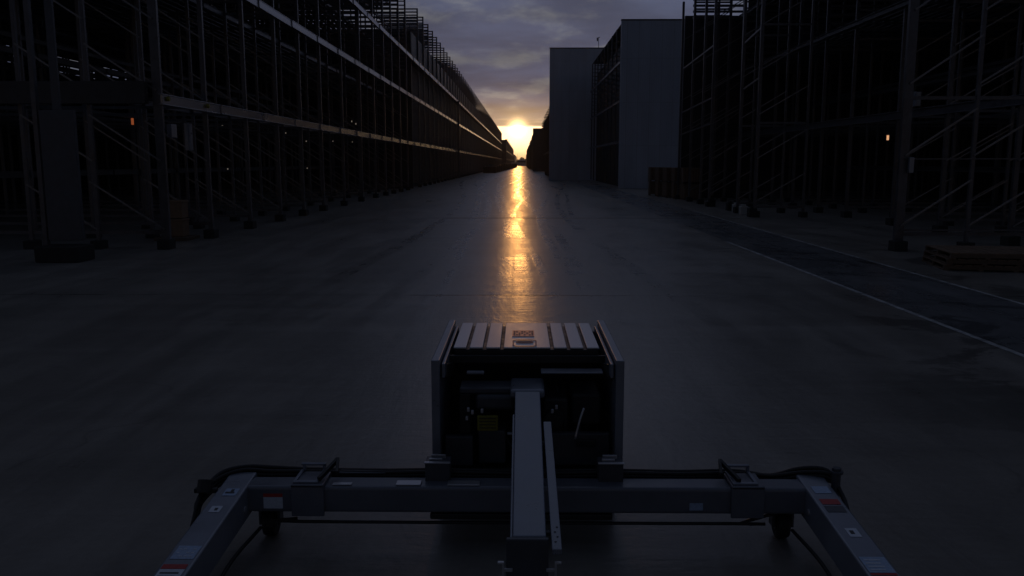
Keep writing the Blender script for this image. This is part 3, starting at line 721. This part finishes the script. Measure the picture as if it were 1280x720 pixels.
def vscale(a,s):
    x=N.new('ShaderNodeVectorMath'); x.operation='SCALE'; L.new(a,x.inputs[0]); 
    if isinstance(s,(int,float)): x.inputs['Scale'].default_value=s
    else: L.new(s,x.inputs['Scale'])
    return x.outputs[0]
def mix(f,a,b):
    x=N.new('ShaderNodeMix'); x.data_type='RGBA'
    L.new(f,x.inputs[0])
    for i,v in ((6,a),(7,b)):
        if isinstance(v,tuple): x.inputs[i].default_value=(*v,1)
        else: L.new(v,x.inputs[i])
    return x.outputs[2]
tc=N.new('ShaderNodeTexCoord'); nm=N.new('ShaderNodeVectorMath'); nm.operation='NORMALIZE'; L.new(tc.outputs['Generated'],nm.inputs[0]); D=nm.outputs[0]
sp=N.new('ShaderNodeSeparateXYZ'); L.new(D,sp.inputs[0])
el=mth('MULTIPLY',mth('ARCSINE',sp.outputs[2]),57.2958)
az=mth('MULTIPLY',mth('ARCTAN2',sp.outputs[0],sp.outputs[1]),57.2958)
daz=mth('ABSOLUTE',mth('SUBTRACT',az,AZ)); 
dt=N.new('ShaderNodeVectorMath'); dt.operation='DOT_PRODUCT'; L.new(D,dt.inputs[0]); dt.inputs[1].default_value=sd
ang=mth('MULTIPLY',mth('ARCCOSINE',mth('MINIMUM',dt.outputs['Value'],.9999999)),57.2958)
# cloud layer, projected on a flat deck overhead
iz=mth('DIVIDE',1,mth('MAXIMUM',mth('ADD',sp.outputs[2],.09),.05))
cv=N.new('ShaderNodeCombineXYZ'); L.new(mth('MULTIPLY',sp.outputs[0],iz),cv.inputs[0]); L.new(mth('MULTIPLY',sp.outputs[1],iz),cv.inputs[1])
def cn(scale,det,dist,off=0,st=(1,1,1)):
    mp=N.new('ShaderNodeMapping'); mp.inputs['Location'].default_value=(off,off*.7,0); mp.inputs['Scale'].default_value=st; L.new(cv.outputs[0],mp.inputs[0])
    x=N.new('ShaderNodeTexNoise'); x.inputs['Scale'].default_value=scale; x.inputs['Detail'].default_value=det; x.inputs['Roughness'].default_value=.55; x.inputs['Distortion'].default_value=dist; L.new(mp.outputs[0],x.inputs['Vector']); return x.outputs[0]
c1=cn(2.3,8,.08,2.3,(1.2,.8,1)); c2=cn(.7,5,.1,7.1)
cl=rng(c1,.47,.70,0,1); cl2=rng(c2,.38,.62,0,1)
ridge=mth('ABSOLUTE',mth('SUBTRACT',el,mth('MULTIPLY_ADD',mth('SUBTRACT',c2,.5),4,7.0))); ridge=mth('MULTIPLY',rng(ridge,0,.75,1,0),rng(c1,.40,.58,0,.8)); cl=mth('MAXIMUM',cl,ridge)
sky=N.new('ShaderNodeTexSky'); sky.sky_type='NISHITA'; sky.sun_disc=False; sky.sun_elevation=R(EL); sky.sun_rotation=R(AZ); sky.air_density=1.2; sky.dust_density=2; sky.ozone_density=2
# front/back brightness: brighter toward the sunset, dim overhead and behind
front=rng(sp.outputs[1],-.5,.8,.30,1.0,False)
high=rng(el,10,45,1,.85)
lay=mix(cl,(.062,.073,.114),(.140,.146,.156))
lay=vscale(lay,rng(cl2,0,1,.74,1.12))
lay=vscale(lay,mth('MULTIPLY',mth('MULTIPLY',front,high),1.17))
tint=mix(front,(.86,1.08,1.26),(.97,1.0,1.08)); tv=N.new('ShaderNodeVectorMath'); tv.operation='MULTIPLY'; L.new(lay,tv.inputs[0]); L.new(tint,tv.inputs[1]); lay=tv.outputs[0]
warm=mth('MULTIPLY',rng(el,2.2,7.0,1,0),rng(daz,0,35,1,.25))
lay=vadd(lay,rgb((.46,.26,.06),mth('MULTIPLY',mth('POWER',warm,3.0),rng(cl,0,1,.85,1.15))))
lay=vadd(lay,rgb((.012,.006,.001),mth('MULTIPLY',rng(el,0,14,1,0),rng(daz,0,50,1,0))))
# clear strip under the cloud base
edge=mth('ADD',2.36,mth('MULTIPLY',mth('SUBTRACT',c1,.5),.25))
clear=mth('SUBTRACT',1,mth('MULTIPLY',mth('SUBTRACT',el,edge),7),clamp=True); clear=mth('MINIMUM',clear,1,clamp=True)
band=mix(rng(el,.0,1.5,0,1),(1.05,.60,.24),(2.4,1.6,.85))
band=vscale(band,rng(daz,2,16,1,.08))
tot=mix(clear,lay,band)
glow=mth('EXPONENT',mth('MULTIPLY',mth('POWER',mth('DIVIDE',ang,.50),2),-1))
halo=mth('EXPONENT',mth('MULTIPLY',ang,-1.1))
tot=vadd(tot,rgb((1,.66,.27),mth('MULTIPLY',glow,3.5)))
tot=vadd(tot,rgb((1,.62,.25),mth('MULTIPLY',halo,.5)))
ns=vscale(sky.outputs[0],.0015)
tot=vadd(tot,ns)
tot=vscale(tot,rng(el,-3,0,.1,1))
bg=N.new('ShaderNodeBackground'); L.new(tot,bg.inputs[0]); bg.inputs[1].default_value=1.0
ow=N.new('ShaderNodeOutputWorld'); L.new(bg.outputs[0],ow.inputs[0])
w.cycles.sampling_method='MANUAL'; w.cycles.sample_map_resolution=4096

sc.view_settings.view_transform='Standard'; sc.view_settings.look='None'; sc.view_settings.gamma=1; sc.view_settings.exposure=0
sc.render.engine='CYCLES'
cy=sc.cycles; cy.use_denoising=True; cy.max_bounces=6; cy.diffuse_bounces=3; cy.glossy_bounces=3; cy.volume_bounces=1; cy.sample_clamp_indirect=4
try: cy.volume_step_rate=4
except Exception: pass
